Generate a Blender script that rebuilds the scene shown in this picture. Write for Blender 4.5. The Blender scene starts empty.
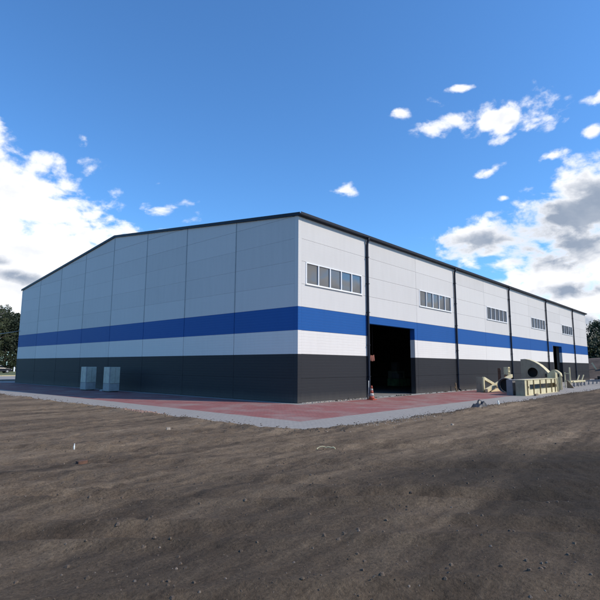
import bpy, math, random
from mathutils import Vector, Matrix, noise
random.seed(7)
S = bpy.context.scene
COL = S.collection
R = math.radians
PI = math.pi

# ------------------------------------------------------------------ helpers
class MB:
    """collects faces, links them as one mesh object"""
    def __init__(s): s.v = []; s.f = []; s.sm = []
    def poly(s, pts, smooth=False):
        n = len(s.v); s.v += [tuple(p) for p in pts]; s.f.append(tuple(range(n, n+len(pts)))); s.sm.append(smooth)
    def box(s, x0, x1, y0, y1, z0, z1, M=None):
        P = [Vector((x, y, z)) for z in (z0, z1) for y in (y0, y1) for x in (x0, x1)]
        if M: P = [M @ p for p in P]
        n = len(s.v); s.v += [tuple(p) for p in P]
        for q in ((0,2,3,1),(4,5,7,6),(0,1,5,4),(2,6,7,3),(0,4,6,2),(1,3,7,5)):
            s.f.append(tuple(n+i for i in q)); s.sm.append(False)
        return s
    def bar(s, a, b, w, h=None, up=(0,0,1)):
        a = Vector(a); b = Vector(b); h = h or w
        d = (b-a); L = d.length; d.normalize(); up = Vector(up)
        if abs(d.dot(up)) > .99: up = Vector((1,0,0))
        r = d.cross(up).normalized(); u = r.cross(d)
        M = Matrix(((d.x, r.x, u.x, a.x), (d.y, r.y, u.y, a.y), (d.z, r.z, u.z, a.z), (0,0,0,1)))
        return s.box(0, L, -w/2, w/2, -h/2, h/2, M)
    def tube(s, pts, rad, n=10, caps=True):
        pts = [Vector(p) for p in pts]
        if not isinstance(rad, (list, tuple)): rad = [rad]*len(pts)
        base = len(s.v); pu = None
        for i, p in enumerate(pts):
            d = (pts[min(i+1, len(pts)-1)] - pts[max(i-1, 0)]).normalized()
            if pu is None: pu = Vector((0,0,1)) if abs(d.z) < .9 else Vector((1,0,0))
            r = d.cross(pu).normalized(); u = r.cross(d).normalized(); pu = u
            for k in range(n):
                a = 2*PI*k/n; s.v.append(tuple(p + (r*math.cos(a) + u*math.sin(a))*rad[i]))
        for i in range(len(pts)-1):
            for k in range(n):
                a = base+i*n+k; b = base+i*n+(k+1) % n
                s.f.append((a, b, b+n, a+n)); s.sm.append(True)
        if caps:
            s.f.append(tuple(base+k for k in range(n))[::-1]); s.sm.append(False)
            e = base+(len(pts)-1)*n; s.f.append(tuple(e+k for k in range(n))); s.sm.append(False)
        return s
    def prism(s, prof, f):
        """prof: list of 2d points; f(u,v,t) -> 3d, t in 0/1"""
        n = len(prof); b = len(s.v)
        for t in (0, 1): s.v += [tuple(f(u, v, t)) for u, v in prof]
        s.f.append(tuple(b+i for i in range(n))[::-1]); s.f.append(tuple(b+n+i for i in range(n))); s.sm += [False]*2
        for i in range(n):
            j = (i+1) % n; s.f.append((b+i, b+j, b+n+j, b+n+i)); s.sm.append(False)
        return s
    def build(s, name, mat, parent=None, label=None, bevel=0, kind=None):
        me = bpy.data.meshes.new(name)
        off = parent_world(parent) if parent else Vector((0,0,0))
        if parent is None and kind is None and s.v:      # put origin at the thing's base
            xs = [p[0] for p in s.v]; ys = [p[1] for p in s.v]
            off = Vector(((min(xs)+max(xs))/2, (min(ys)+max(ys))/2, min(p[2] for p in s.v)))
        me.from_pydata([tuple(Vector(p)-off) for p in s.v], [], s.f)
        me.polygons.foreach_set('use_smooth', s.sm)
        me.materials.append(mat); me.update()
        o = bpy.data.objects.new(name, me); COL.objects.link(o)
        if parent: o.parent = parent
        elif kind is None: o.location = off
        if label: o['label'] = label
        if kind: o['kind'] = kind
        if bevel:
            m = o.modifiers.new('bevel', 'BEVEL'); m.width = bevel; m.segments = 2; m.limit_method = 'ANGLE'
        return o
WL = {}
def parent_world(o):
    v = Vector(o.location); p = o.parent
    while p: v = v + Vector(p.location); p = p.parent
    return v
def thing(name, label, cat, loc=(0,0,0), group=None):
    o = bpy.data.objects.new(name, None); COL.objects.link(o); o.location = loc; o.empty_display_size = .3
    o['label'] = label; o['category'] = cat
    if group: o['group'] = group
    return o
def tag(o, label, cat, group=None):
    o['label'] = label; o['category'] = cat
    if group: o['group'] = group
    return o
def copy_tree(o, parent=None):
    c = o.copy(); COL.objects.link(c)
    if parent: c.parent = parent
    for ch in list(o.children): copy_tree(ch, c)
    return c

# ------------------------------------------------------------------ materials
def nt(mat):
    mat.use_nodes = True; t = mat.node_tree; t.nodes.clear(); return t
class NB:
    def __init__(s, t): s.t = t
    def n(s, typ, ins=None, **kw):
        x = s.t.nodes.new(typ)
        for k, v in kw.items(): setattr(x, k, v)
        if ins:
            for k, v in ins.items():
                if hasattr(v, 'is_output') or isinstance(v, bpy.types.NodeSocket): s.t.links.new(v, x.inputs[k])
                else: x.inputs[k].default_value = v
        return x
    def m(s, op, a, b=None, c=None, clamp=False):
        x = s.t.nodes.new('ShaderNodeMath'); x.operation = op; x.use_clamp = clamp
        for i, v in enumerate((a, b, c)):
            if v is None: continue
            if isinstance(v, (int, float)): x.inputs[i].default_value = v
            else: s.t.links.new(v, x.inputs[i])
        return x.outputs[0]
    def mix(s, f, a, b):
        x = s.t.nodes.new('ShaderNodeMix'); x.data_type = 'RGBA'
        for i, v in ((0, f), (6, a), (7, b)):
            if isinstance(v, bpy.types.NodeSocket): s.t.links.new(v, x.inputs[i])
            else: x.inputs[i].default_value = v if isinstance(v, (int, float)) else (*v, 1)[:4]
        return x.outputs[2]
    def ramp(s, f, pts):
        x = s.t.nodes.new('ShaderNodeValToRGB'); e = x.color_ramp.elements
        while len(e) < len(pts): e.new(.5)
        for i, (p, c) in enumerate(pts):
            e[i].position = p; e[i].color = (*c, 1) if isinstance(c, tuple) else (c, c, c, 1)
        s.t.links.new(f, x.inputs[0]); return x.outputs[0]
    def ss(s, v, a, b):
        x = s.t.nodes.new('ShaderNodeMapRange'); x.interpolation_type = 'SMOOTHSTEP'
        s.t.links.new(v, x.inputs[0]); x.inputs[1].default_value = a; x.inputs[2].default_value = b
        return x.outputs[0]

def simple(name, col, rough=.6, metal=0., var=.12, scale=3., bump=.0, bscale=30., spec=.5, stretch=(1,1,1)):
    m = bpy.data.materials.new(name); t = nt(m); b = NB(t)
    out = b.n('ShaderNodeOutputMaterial'); P = b.n('ShaderNodeBsdfPrincipled')
    geo = b.n('ShaderNodeTexCoord')
    mp = b.n('ShaderNodeMapping', {'Vector': geo.outputs['Object'], 'Scale': stretch})
    n1 = b.n('ShaderNodeTexNoise', {'Vector': mp.outputs[0], 'Scale': scale, 'Detail': 6., 'Roughness': .6})
    dk = tuple(c*(1-var*1.6) for c in col); lt = tuple(min(1, c*(1+var)) for c in col)
    c = b.ramp(n1.outputs['Fac'], [(.3, dk), (.52, col), (.72, lt)])
    t.links.new(c, P.inputs['Base Color'])
    P.inputs['Roughness'].default_value = rough; P.inputs['Metallic'].default_value = metal
    P.inputs['Specular IOR Level'].default_value = spec
    if bump:
        n2 = b.n('ShaderNodeTexNoise', {'Vector': mp.outputs[0], 'Scale': bscale, 'Detail': 5.})
        bp = b.n('ShaderNodeBump', {'Height': n2.outputs['Fac'], 'Strength': bump, 'Distance': .02})
        t.links.new(bp.outputs[0], P.inputs['Normal'])
    t.links.new(P.outputs[0], out.inputs[0]); return m

def cladding(name, col, rough=.42, metal=.0, ribs=True, spec=.5, RIB=.005):
    """coated sandwich panel: fine horizontal lines, faint panel-to-panel tone change, rain dirt"""
    m = bpy.data.materials.new(name); t = nt(m); b = NB(t)
    out = b.n('ShaderNodeOutputMaterial'); P = b.n('ShaderNodeBsdfPrincipled')
    tc = b.n('ShaderNodeTexCoord'); sx = b.n('ShaderNodeSeparateXYZ', {'Vector': tc.outputs['Object']})
    isl = b.n('ShaderNodeNewGeometry')
    mp = b.n('ShaderNodeMapping', {'Vector': tc.outputs['Object'], 'Scale': (2.5, 2.5, .25)})
    st = b.n('ShaderNodeTexNoise', {'Vector': mp.outputs[0], 'Scale': 1.4, 'Detail': 6., 'Roughness': .65})
    big = b.n('ShaderNodeTexNoise', {'Vector': tc.outputs['Object'], 'Scale': .35, 'Detail': 3.})
    f = b.m('ADD', b.m('MULTIPLY', isl.outputs['Random Per Island'], .35), b.m('MULTIPLY', st.outputs['Fac'], .5))
    f = b.m('ADD', f, b.m('MULTIPLY', big.outputs['Fac'], .3))
    c = b.ramp(f, [(.25, tuple(x*.9 for x in col)), (.6, col), (.95, tuple(min(1, x*1.06) for x in col))])
    # splash dirt in the lowest 40 cm
    spl = b.m('MULTIPLY', b.ss(b.m('ADD', sx.outputs['Z'], b.m('MULTIPLY', st.outputs['Fac'], .4)), .75, .15), .35)
    c = b.mix(spl, c, (.13, .115, .1))
    t.links.new(c, P.inputs['Base Color'])
    P.inputs['Roughness'].default_value = rough; P.inputs['Metallic'].default_value = metal
    P.inputs['Specular IOR Level'].default_value = spec
    if ribs:
        w = b.m('PINGPONG', sx.outputs['Z'], .0733)
        w = b.ss(w, .0, .012)
        wob = b.n('ShaderNodeTexNoise', {'Vector': tc.outputs['Object'], 'Scale': .9, 'Detail': 2.})
        hgt = b.m('ADD', b.m('MULTIPLY', w, RIB), b.m('MULTIPLY', wob.outputs['Fac'], .006))
        bp = b.n('ShaderNodeBump', {'Height': hgt, 'Strength': .8, 'Distance': 1.})
        t.links.new(bp.outputs[0], P.inputs['Normal'])
    t.links.new(P.outputs[0], out.inputs[0]); return m

M_silver = cladding('silver_panel', (.565, .55, .535), .55, spec=.14, RIB=.0018)
M_white = cladding('light_panel', (.66, .63, .60), .55, spec=.14)
M_blue = cladding('blue_panel', (.016, .088, .29), .5, spec=.12)
M_dark = cladding('anthracite_panel', (.026, .027, .031), .55, spec=.14)
M_liner = simple('liner', (.2, .2, .2), .7, var=.2)
M_navy = simple('navy_trim', (.010, .014, .026), .5, var=.2, spec=.25)
M_roof = simple('roof_sheet', (.2, .21, .23), .5, var=.15)
M_pvc = simple('white_pvc', (.75, .76, .77), .35, var=.05)
M_steel = simple('galvanised_steel', (.36, .37, .38), .45, .5, var=.2, scale=8)
M_conc = simple('concrete', (.3, .295, .28), .9, var=.2, scale=2, bump=.4)
M_floor = simple('hall_floor', (.2, .195, .185), .8, var=.3, scale=.6)
M_yel = simple('pale_yellow_primer', (.56, .49, .29), .5, var=.14, scale=3.5, bump=.15)
M_rib = simple('ochre_edge', (.30, .21, .10), .6, var=.2)
M_olive = simple('greenish_primer', (.27, .24, .165), .6, var=.15, scale=3, bump=.15)
M_greyst = simple('grey_steel', (.20, .20, .215), .6, var=.2, scale=3, bump=.1)
M_rust = simple('rusty_steel', (.11, .055, .035), .85, var=.4, scale=7, bump=.3)
M_black = simple('black_matte', (.012, .012, .013), .7, var=.2)
M_cone = simple('cone_orange', (.36, .06, .03), .55, var=.25, scale=9)
M_conew = simple('cone_white', (.42, .38, .34), .5, var=.2, scale=12)
def painted(name, col, wear=.5):
    m = bpy.data.materials.new(name); t = nt(m); b = NB(t)
    out = b.n('ShaderNodeOutputMaterial'); tc = b.n('ShaderNodeTexCoord')
    n1 = b.n('ShaderNodeTexNoise', {'Vector': tc.outputs['Object'], 'Scale': 1.3, 'Detail': 6., 'Roughness': .65})
    n2 = b.n('ShaderNodeTexNoise', {'Vector': tc.outputs['Object'], 'Scale': 7., 'Detail': 8., 'Roughness': .72})
    st = b.n('ShaderNodeMapping', {'Vector': tc.outputs['Object'], 'Scale': (5, 5, .5)})
    n3 = b.n('ShaderNodeTexNoise', {'Vector': st.outputs[0], 'Scale': 2., 'Detail': 5.})
    c = b.ramp(n1.outputs['Fac'], [(.3, tuple(x*.72 for x in col)), (.5, col), (.7, tuple(min(1, x*1.12) for x in col))])
    c = b.mix(b.m('MULTIPLY', b.ss(n3.outputs['Fac'], .52, .72), wear), c, tuple(x*y for x, y in zip(col, (.5, .42, .34))))
    c = b.mix(b.m('MULTIPLY', b.ss(n2.outputs['Fac'], .60, .66), min(1, wear*1.5)), c, (.13, .06, .03))
    bp = b.n('ShaderNodeBump', {'Height': n2.outputs['Fac'], 'Strength': .25, 'Distance': .02})
    P = b.n('ShaderNodeBsdfPrincipled', {'Base Color': c, 'Roughness': .6, 'Normal': bp.outputs[0]})
    t.links.new(P.outputs[0], out.inputs[0]); return m
M_yel = painted('pale_yellow_primer', (.60, .53, .33), .45)
M_olive = painted('greenish_primer', (.28, .25, .18), .5)
M_greyst = painted('grey_steel', (.20, .20, .215), .45)
M_brown = simple('brown_board', (.22, .15, .085), .8, var=.3, scale=5, stretch=(1, 1, 8))
M_mint = simple('mint_grey_cabinet', (.42, .42, .36), .6, var=.12, scale=4)
M_bgrey = simple('blue_grey_base', (.29, .29, .29), .6, var=.12, scale=4)
M_pale = simple('pale_plastic', (.72, .72, .66), .5, var=.1)
M_hose = simple('cream_hose', (.5, .44, .26), .5, var=.15)
M_sheet = simple('dark_plastic', (.018, .018, .02), .45, var=.3, scale=6, bump=.6, bscale=8)
M_salmon = simple('salmon_cloth', (.24, .085, .06), .9, var=.3)
M_green = simple('machine_green', (.16, .3, .15), .6, var=.3)
M_wood = simple('weathered_wood', (.2, .15, .1), .85, var=.3, stretch=(1, 1, .1), scale=14)
M_bark = simple('bark', (.09, .07, .055), .95, var=.4, scale=6, bump=.6, stretch=(1, 1, .3))
M_rubber = simple('rubber', (.015, .015, .015), .8)
M_carw = simple('white_car_paint', (.7, .7, .7), .25, var=.03)
M_cars = simple('silver_car_paint', (.35, .38, .42), .25, .4, var=.03)
M_card = simple('dark_car_paint', (.02, .022, .028), .2, var=.05)
M_cglass = simple('car_glass', (.015, .018, .02), .08, var=.1)

def leafmat(name, a, b_):
    m = bpy.data.materials.new(name); t = nt(m); b = NB(t)
    out = b.n('ShaderNodeOutputMaterial'); g = b.n('ShaderNodeNewGeometry')
    tc = b.n('ShaderNodeTexCoord')
    n1 = b.n('ShaderNodeTexNoise', {'Vector': tc.outputs['Object'], 'Scale': .5, 'Detail': 3.})
    f = b.m('ADD', b.m('MULTIPLY', g.outputs['Random Per Island'], .6), b.m('MULTIPLY', n1.outputs['Fac'], .5))
    c = b.mix(f, a, b_)
    P = b.n('ShaderNodeBsdfPrincipled', {'Base Color': c, 'Roughness': .7})
    T = b.n('ShaderNodeBsdfTranslucent', {'Color': c})
    mx = b.n('ShaderNodeMixShader', {0: .2, 1: P.outputs[0], 2: T.outputs[0]})
    t.links.new(mx.outputs[0], out.inputs[0]); return m
M_leafd = leafmat('dark_foliage', (.013, .024, .009), (.05, .062, .02))
M_leafp = leafmat('pine_foliage', (.008, .017, .010), (.03, .045, .022))
M_leafo = leafmat('olive_foliage', (.025, .034, .010), (.075, .078, .026))

def glassmat():
    m = bpy.data.materials.new('tinted_double_glazing'); t = nt(m); b = NB(t)
    out = b.n('ShaderNodeOutputMaterial')
    tc = b.n('ShaderNodeTexCoord')
    n1 = b.n('ShaderNodeTexNoise', {'Vector': tc.outputs['Object'], 'Scale': .9, 'Detail': 1.})
    bp = b.n('ShaderNodeBump', {'Height': n1.outputs['Fac'], 'Strength': .4, 'Distance': .03})
    P = b.n('ShaderNodeBsdfPrincipled', {'Base Color': (.05, .05, .05, 1), 'Roughness': .05, 'IOR': 2.2, 'Normal': bp.outputs[0]})
    t.links.new(P.outputs[0], out.inputs[0]); return m
M_glass = glassmat()

def paving(name, cols, mortar, sx=.2, sy=.1):
    m = bpy.data.materials.new(name); t = nt(m); b = NB(t)
    out = b.n('ShaderNodeOutputMaterial'); tc = b.n('ShaderNodeTexCoord')
    br = b.n('ShaderNodeTexBrick', {'Vector': tc.outputs['Object'], 'Color1': (*cols[0], 1), 'Color2': (*cols[1], 1), 'Mortar': (*mortar, 1),
             'Scale': 1., 'Mortar Size': .006, 'Mortar Smooth': .3, 'Bias': 0., 'Brick Width': sx, 'Row Height': sy})
    n1 = b.n('ShaderNodeTexNoise', {'Vector': tc.outputs['Object'], 'Scale': .55, 'Detail': 8., 'Roughness': .65})
    n2 = b.n('ShaderNodeTexNoise', {'Vector': tc.outputs['Object'], 'Scale': 6., 'Detail': 6., 'Roughness': .7})
    d = b.m('MULTIPLY', b.ss(n1.outputs['Fac'], .42, .68), .55)
    c = b.mix(d, br.outputs['Color'], (.27, .245, .22))          # sand swept over the blocks
    d2 = b.m('MULTIPLY', b.ss(n2.outputs['Fac'], .5, .75), .4)
    c = b.mix(d2, c, tuple(x*.55 for x in cols[0]))
    hgt = b.m('ADD', b.m('MULTIPLY', br.outputs['Fac'], -.6), b.m('MULTIPLY', n2.outputs['Fac'], .5))
    bp = b.n('ShaderNodeBump', {'Height': hgt, 'Strength': .6, 'Distance': .01})
    P = b.n('ShaderNodeBsdfPrincipled', {'Base Color': c, 'Roughness': .85, 'Normal': bp.outputs[0]})
    t.links.new(P.outputs[0], out.inputs[0]); return m
M_red = paving('red_paving', ((.27, .09, .082), (.22, .07, .063)), (.12, .07, .06))
M_grey = paving('grey_paving', ((.30, .28, .255), (.26, .243, .222)), (.15, .145, .14))

def dirtmat():
    m = bpy.data.materials.new('bare_dirt'); t = nt(m); b = NB(t)
    out = b.n('ShaderNodeOutputMaterial'); tc = b.n('ShaderNodeTexCoord')
    rot = b.n('ShaderNodeMapping', {'Vector': tc.outputs['Object'], 'Rotation': (0, 0, R(50)), 'Scale': (.17, 1.5, 1)})
    n1 = b.n('ShaderNodeTexNoise', {'Vector': rot.outputs[0], 'Scale': .55, 'Detail': 7., 'Roughness': .62, 'Distortion': .5})
    n2 = b.n('ShaderNodeTexNoise', {'Vector': tc.outputs['Object'], 'Scale': 3.2, 'Detail': 9., 'Roughness': .75})
    n3 = b.n('ShaderNodeTexNoise', {'Vector': tc.outputs['Object'], 'Scale': 28., 'Detail': 6., 'Roughness': .8})
    n4 = b.n('ShaderNodeTexNoise', {'Vector': rot.outputs[0], 'Scale': 2.9, 'Detail': 8., 'Roughness': .68, 'Distortion': .35})
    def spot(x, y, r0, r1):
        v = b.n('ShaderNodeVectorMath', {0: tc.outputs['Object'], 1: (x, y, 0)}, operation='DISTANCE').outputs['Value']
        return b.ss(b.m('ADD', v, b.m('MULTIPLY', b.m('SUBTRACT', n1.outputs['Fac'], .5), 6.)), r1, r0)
    f = b.m('ADD', b.m('MULTIPLY', n1.outputs['Fac'], .46), b.m('MULTIPLY', n4.outputs['Fac'], .36))
    f = b.m('ADD', f, b.m('MULTIPLY', n2.outputs['Fac'], .22))
    c = b.ramp(f, [(.37, (.040, .029, .019)), (.46, (.100, .072, .048)), (.54, (.165, .120, .079)), (.66, (.27, .20, .132))])
    # uneven patches of darker ground colour close to the camera and by the pavement
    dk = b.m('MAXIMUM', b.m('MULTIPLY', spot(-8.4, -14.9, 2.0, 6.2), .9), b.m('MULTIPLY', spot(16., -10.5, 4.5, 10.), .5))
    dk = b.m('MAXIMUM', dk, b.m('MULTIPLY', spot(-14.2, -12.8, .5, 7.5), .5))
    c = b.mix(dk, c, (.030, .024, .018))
    gr = b.ramp(n3.outputs['Fac'], [(.33, .45), (.5, 1.), (.67, 1.5)])
    c = b.n('ShaderNodeMix', {0: .85, 6: c, 7: gr}, data_type='RGBA', blend_type='MULTIPLY').outputs[2]
    vor = b.n('ShaderNodeTexVoronoi', {'Vector': tc.outputs['Object'], 'Scale': 22.})
    peb = b.ss(vor.outputs['Distance'], .22, .12)
    pk = b.m('MULTIPLY', peb, b.m('GREATER_THAN', b.n('ShaderNodeSeparateXYZ', {'Vector': vor.outputs['Color']}).outputs[0], .86))
    c = b.mix(b.m('MULTIPLY', pk, .35), c, (.19, .15, .11))
    h = b.m('ADD', b.m('MULTIPLY', n2.outputs['Fac'], .05), b.m('MULTIPLY', n3.outputs['Fac'], .022))
    h = b.m('ADD', h, b.m('MULTIPLY', pk, .01))
    bp = b.n('ShaderNodeBump', {'Height': h, 'Strength': .9, 'Distance': 1.})
    P = b.n('ShaderNodeBsdfPrincipled', {'Base Color': c, 'Roughness': .95, 'Specular IOR Level': .2, 'Normal': bp.outputs[0]})
    t.links.new(P.outputs[0], out.inputs[0]); return m
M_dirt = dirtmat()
M_grass = simple('grass_field', (.10, .115, .04), .95, var=.3, scale=.5, bump=.5, bscale=6)
M_clod = simple('clods', (.095, .07, .05), .95, var=.4, scale=5, bump=.5)
M_peb = simple('pebbles', (.15, .12, .095), .9, var=.4, scale=4)
M_mound = simple('mound_earth', (.07, .05, .038), .95, var=.5, scale=.5, bump=.8, bscale=3)

# ------------------------------------------------------------------ ground
EX0, EX1, EY0, EY1 = -7.5, 70., -7.2, 44.      # outer edge of the paving
def sst(a, b, x):
    t = max(0, min(1, (x-a)/(b-a))); return t*t*(3-2*t)
def height(x, y):
    d = max(EX0-x, x-EX1, EY0-y, y-EY1)
    if d < -2.2: return -.25
    ax, ay = EX0+1.9-x, EY0+1.9-y
    if ax > 0 and ay > 0: d = math.hypot(ax, ay)-1.9
    w = noise.noise(Vector((x*.45, y*.45, 3))) * .45 + noise.noise(Vector((x*3.3, y*3.3, 8))) * .14 + .05
    far = math.hypot(x+12, y+10)
    amp = 1. if far < 60 else .4
    h = (noise.fractal(Vector((x*.18, y*.18, 0)), 1., 2., 3) * .045)
    # clods, strong next to the paving and in loose patches
    lo = .5 + .5*noise.noise(Vector((x*.22, y*.3, 5)))
    c1 = abs(noise.noise(Vector((x*2.3, y*2.3, 1)))) * .075 * (lo**1.5)
    c2 = noise.noise(Vector((x*6, y*6, 2))) * (.012+.028*lo**2)
    c3 = noise.noise(Vector((x*11, y*11, 4))) * (.006+.018*lo**2)
    h += (c1+c2+c3) * amp
    # vehicle ruts that run across the view, gently curving, with churned ridges between them
    u = (x*.67 - y*.74); v = (x*.74 + y*.67)
    if far < 60:
        vw = v + .5*noise.noise(Vector((u*.12, v*.1, 7)))
        h += .040*noise.noise(Vector((u*.22, vw*1.5, 11))) * (.5+lo) + .028*noise.noise(Vector((u*.6, vw*3.6, 12)))
    for v0, k, dep in ((-21.3, .014, .05), (-19.9, .014, .05), (-18.5, .010, .065), (-16.9, .010, .065), (-15.9, -.008, .05), (-14.4, -.008, .05), (-13.0, .006, .05), (-11.9, .006, .04)):
        dv = v - (v0 + k*(u+3)**2*.25 + noise.noise(Vector((u*.15, v0, 0)))*.6)
        if abs(dv) < .75:
            br = .35+.9*max(0, .4+noise.noise(Vector((u*.3, v0*3, 4))))
            g = math.exp(-(dv/.17)**2)
            h += (-dep*g + dep*.8*math.exp(-((abs(dv)-.33)/.11)**2)) * br
            h += .012*g*math.sin((u + abs(dv)*1.4)*2*PI/.17) * br
    berm = .055*math.exp(-((d-.45)/.4)**2) * (1 + 1.4*noise.noise(Vector((x*1.7, y*1.7, 9))))
    h += berm
    e = sst(-.28, .1, d+w)
    return -.12*(1-e) + (h-.01)*e + .012*e
def lines(a, b, lo, hi, st, g=1.18):
    L = [a + i*st for i in range(int((b-a)/st)+1)]
    s = st; x = L[-1]
    while x < hi: s *= g; x += s; L.append(x)
    s = st; x = a; pre = []
    while x > lo: s *= g; x -= s; pre.append(x)
    return pre[::-1] + L
XS = lines(-21, 8, -2500, 2500, .075, 1.07); YS = lines(-18, 6, -2500, 2500, .075, 1.07)
def ground():
    me = bpy.data.meshes.new('dirt_ground'); nx = len(XS); ny = len(YS); V = []; F = []
    for y in YS:
        for x in XS: V.append((x, y, height(x, y)))
    for j in range(ny-1):
        for i in range(nx-1):
            F.append((j*nx+i, j*nx+i+1, (j+1)*nx+i+1, (j+1)*nx+i))
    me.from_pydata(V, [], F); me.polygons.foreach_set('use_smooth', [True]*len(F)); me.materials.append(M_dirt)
    o = bpy.data.objects.new('dirt_ground', me); COL.objects.link(o); o['kind'] = 'structure'
ground()

def slab(name, rects, mat, z0=-.1, z1=0.):
    m = MB()
    for r in rects: m.box(r[0], r[1], r[2], r[3], z0, z1)
    return m.build(name, mat, kind='structure')
RX, RY = -5.6, -5.2
slab('pavement', [(EX0, EX1, EY0, RY), (EX0, RX, RY, EY1), (24., EX1, RY, -.55), (-.55, 61.7+.5, -.55, 0), (-.55, 0, 0, 38.4+.5),
                  (RX, EX1, 39., EY1), (62.2, EX1, -.55, 39.)], M_grey)
slab('red_pavement', [(RX, 24., RY, -.55), (RX, -.55, -.55, 39.)], M_red)
slab('road', [(-80, 120, 48., 66.)], simple('pale_road', (.26, .25, .235), .9, var=.15, scale=.6), z0=-.2, z1=.06)
slab('kerb', [(-80, 120, 66.3, 66.7)], simple('yellowish_kerb', (.48, .43, .27), .85), z0=-.2, z1=.2)
def grass_sheet():
    m = MB()
    for i in range(24):
        for j in range(10):
            q = []
            for a, c in ((0,0),(1,0),(1,1),(0,1)):
                x = -120+(i+a)*12; y = 67.+(j+c)*13
                q.append((x, y, .12+.25*noise.noise(Vector((x*.05, y*.05, 0)))))
            m.poly(q, True)
    return m.build('grass_field', M_grass, kind='structure')
grass_sheet()

def scatter(name, mat, n, size, region, seed, flat=.6):
    rnd = random.Random(seed); m = MB()
    for i in range(n):
        x, y = region(rnd); s = size(rnd); z = (height(x, y) if (x < EX0-.02 or y < EY0-.02) else max(0, height(x, y)))
        b = len(m.v); a0 = rnd.random()*6
        for k in range(5):
            a = a0+k*1.2566; r = s*(.7+.5*rnd.random()); m.v.append((x+r*math.cos(a), y+r*math.sin(a), z-.3*s))
        for k in range(4):
            a = a0+k*1.57+.4; r = s*.55*(.7+.5*rnd.random()); m.v.append((x+r*math.cos(a), y+r*math.sin(a), z+s*flat*(.6+.5*rnd.random())))
        for q in ((0,1,5),(1,6,5),(1,2,6),(2,3,7),(2,7,6),(3,4,8),(3,8,7),(4,0,5),(4,5,8),(5,6,7,8)):
            m.f.append(tuple(b+t for t in q)); m.sm.append(False)
    o = m.build(name, mat, kind='stuff'); return o
def near(rnd):
    # density rises towards the photographer
    r = 3.5 + 20*rnd.random()**1.6; a = R(48)+ (rnd.random()-.5)*2.0
    x = -17.6+r*math.sin(a); y = -16+r*math.cos(a)
    if x > EX0+.05 and y > EY0+.05: return (-9-rnd.random()*6, -9-rnd.random()*4)
    return x, y
def edge(rnd):
    off = rnd.gauss(.05, .34)
    if rnd.random() < .62: return (EX0-.2+rnd.random()*42, EY0-off)
    return (EX0-off, EY0-.3+rnd.random()*34)
tag(scatter('pebbles', M_peb, 1300, lambda r: .005+.016*r.random()**4, near, 3), 'small pale pebbles strewn over the bare dirt', 'pebbles')
tag(scatter('dirt_clods', M_clod, 3200, lambda r: .006+.028*r.random()**4, near, 4), 'dark lumps of loose soil on the bare dirt', 'clods')
tag(scatter('edge_rubble', M_clod, 4500, lambda r: .008+.034*r.random()**3, edge, 5), 'crumbled soil along the ragged edge of the pavement', 'rubble')
def patch(cx, cy, sx, sy): return lambda r: (cx+r.gauss(0, sx), cy+r.gauss(0, sy))
M_palerub = simple('pale_rubble', (.33, .28, .23), .9, var=.3, scale=6)
M_pinkrub = simple('brick_rubble', (.27, .17, .13), .9, var=.4, scale=6)
tag(scatter('pale_gravel', M_palerub, 900, lambda r: .006+.025*r.random()**3, patch(-3.3, -7.5, 1.3, .3), 6, .5), 'pale gravel spilled at the pavement edge in front of the doorway', 'gravel')
tag(scatter('brick_rubble', M_pinkrub, 260, lambda r: .02+.05*r.random()**2, patch(-7.6, 1.2, .14, .6), 8), 'pinkish brick crumbs at the pavement edge left of the corner', 'rubble')
tag(scatter('wall_rubble', M_palerub, 260, lambda r: .02+.06*r.random()**2, lambda r: (.3+r.random()*5.2, -.12-.3*r.random()), 9), 'broken stones along the foot of the sunlit wall by the corner', 'rubble')
tag(scatter('wall_rubble', M_clod, 120, lambda r: .03+.08*r.random()**2, lambda r: (1.2+r.random()*9.5 if r.random() < .6 else 11.8+r.random()*9, -.1-.25*r.random()), 19), 'dark soil lumps along the foot of the sunlit wall', 'rubble')

# ------------------------------------------------------------------ the warehouse
LX, WY, H, RG = 61.7, 38.4, 9.38, 11.635
MOD = [0, 1.19, 2.379, 3.551, 4.732, 5.894, 7.056, 8.218, 9.38]
RIDGEY = WY/2
D1 = (6.25, 11.6, 0, 4.35); D2 = (44.2, 48.0, 0, 4.35)
WINS = [(.6, 5.5), (12.45, 17.35), (24.5, 29.4), (36.7, 41.6), (48.75, 53.65)]
WZ = (5.92, 7.03)
hall = thing('warehouse', 'large steel warehouse clad in silver, blue and dark grey panels with a low gable roof', 'warehouse', (LX/2, WY/2, 0))
TH = .14
def cut(rects, hole):
    out = []
    hx0, hx1, hz0, hz1 = hole
    for (x0, x1, z0, z1) in rects:
        if hx0 >= x1 or hx1 <= x0 or hz0 >= z1 or hz1 <= z0: out.append((x0, x1, z0, z1)); continue
        if hz0 > z0: out.append((x0, x1, z0, hz0))
        if hz1 < z1: out.append((x0, x1, hz1, z1))
        a, b = max(z0, hz0), min(z1, hz1)
        if hx0 > x0: out.append((x0, hx0, a, b))
        if hx1 < x1: out.append((hx1, x1, a, b))
    return out
HOLES = [D1, D2] + [(a, b, *WZ) for a, b in WINS]
COLS = [0, 6, 12, 18, 24, 30, 36, 42, 48, 54, 57.9, LX]
bands = {'dark_cladding': (0, 2, M_dark), 'light_cladding': (2, 3, M_white), 'blue_cladding': (3, 4, M_blue), 'silver_cladding': (4, 8, M_silver)}
G = .006
def zcol(name): return bands[name]
by = WY/8
roofz = lambda y: H + (RG-H)*(1-abs(y-RIDGEY)/RIDGEY)
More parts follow.
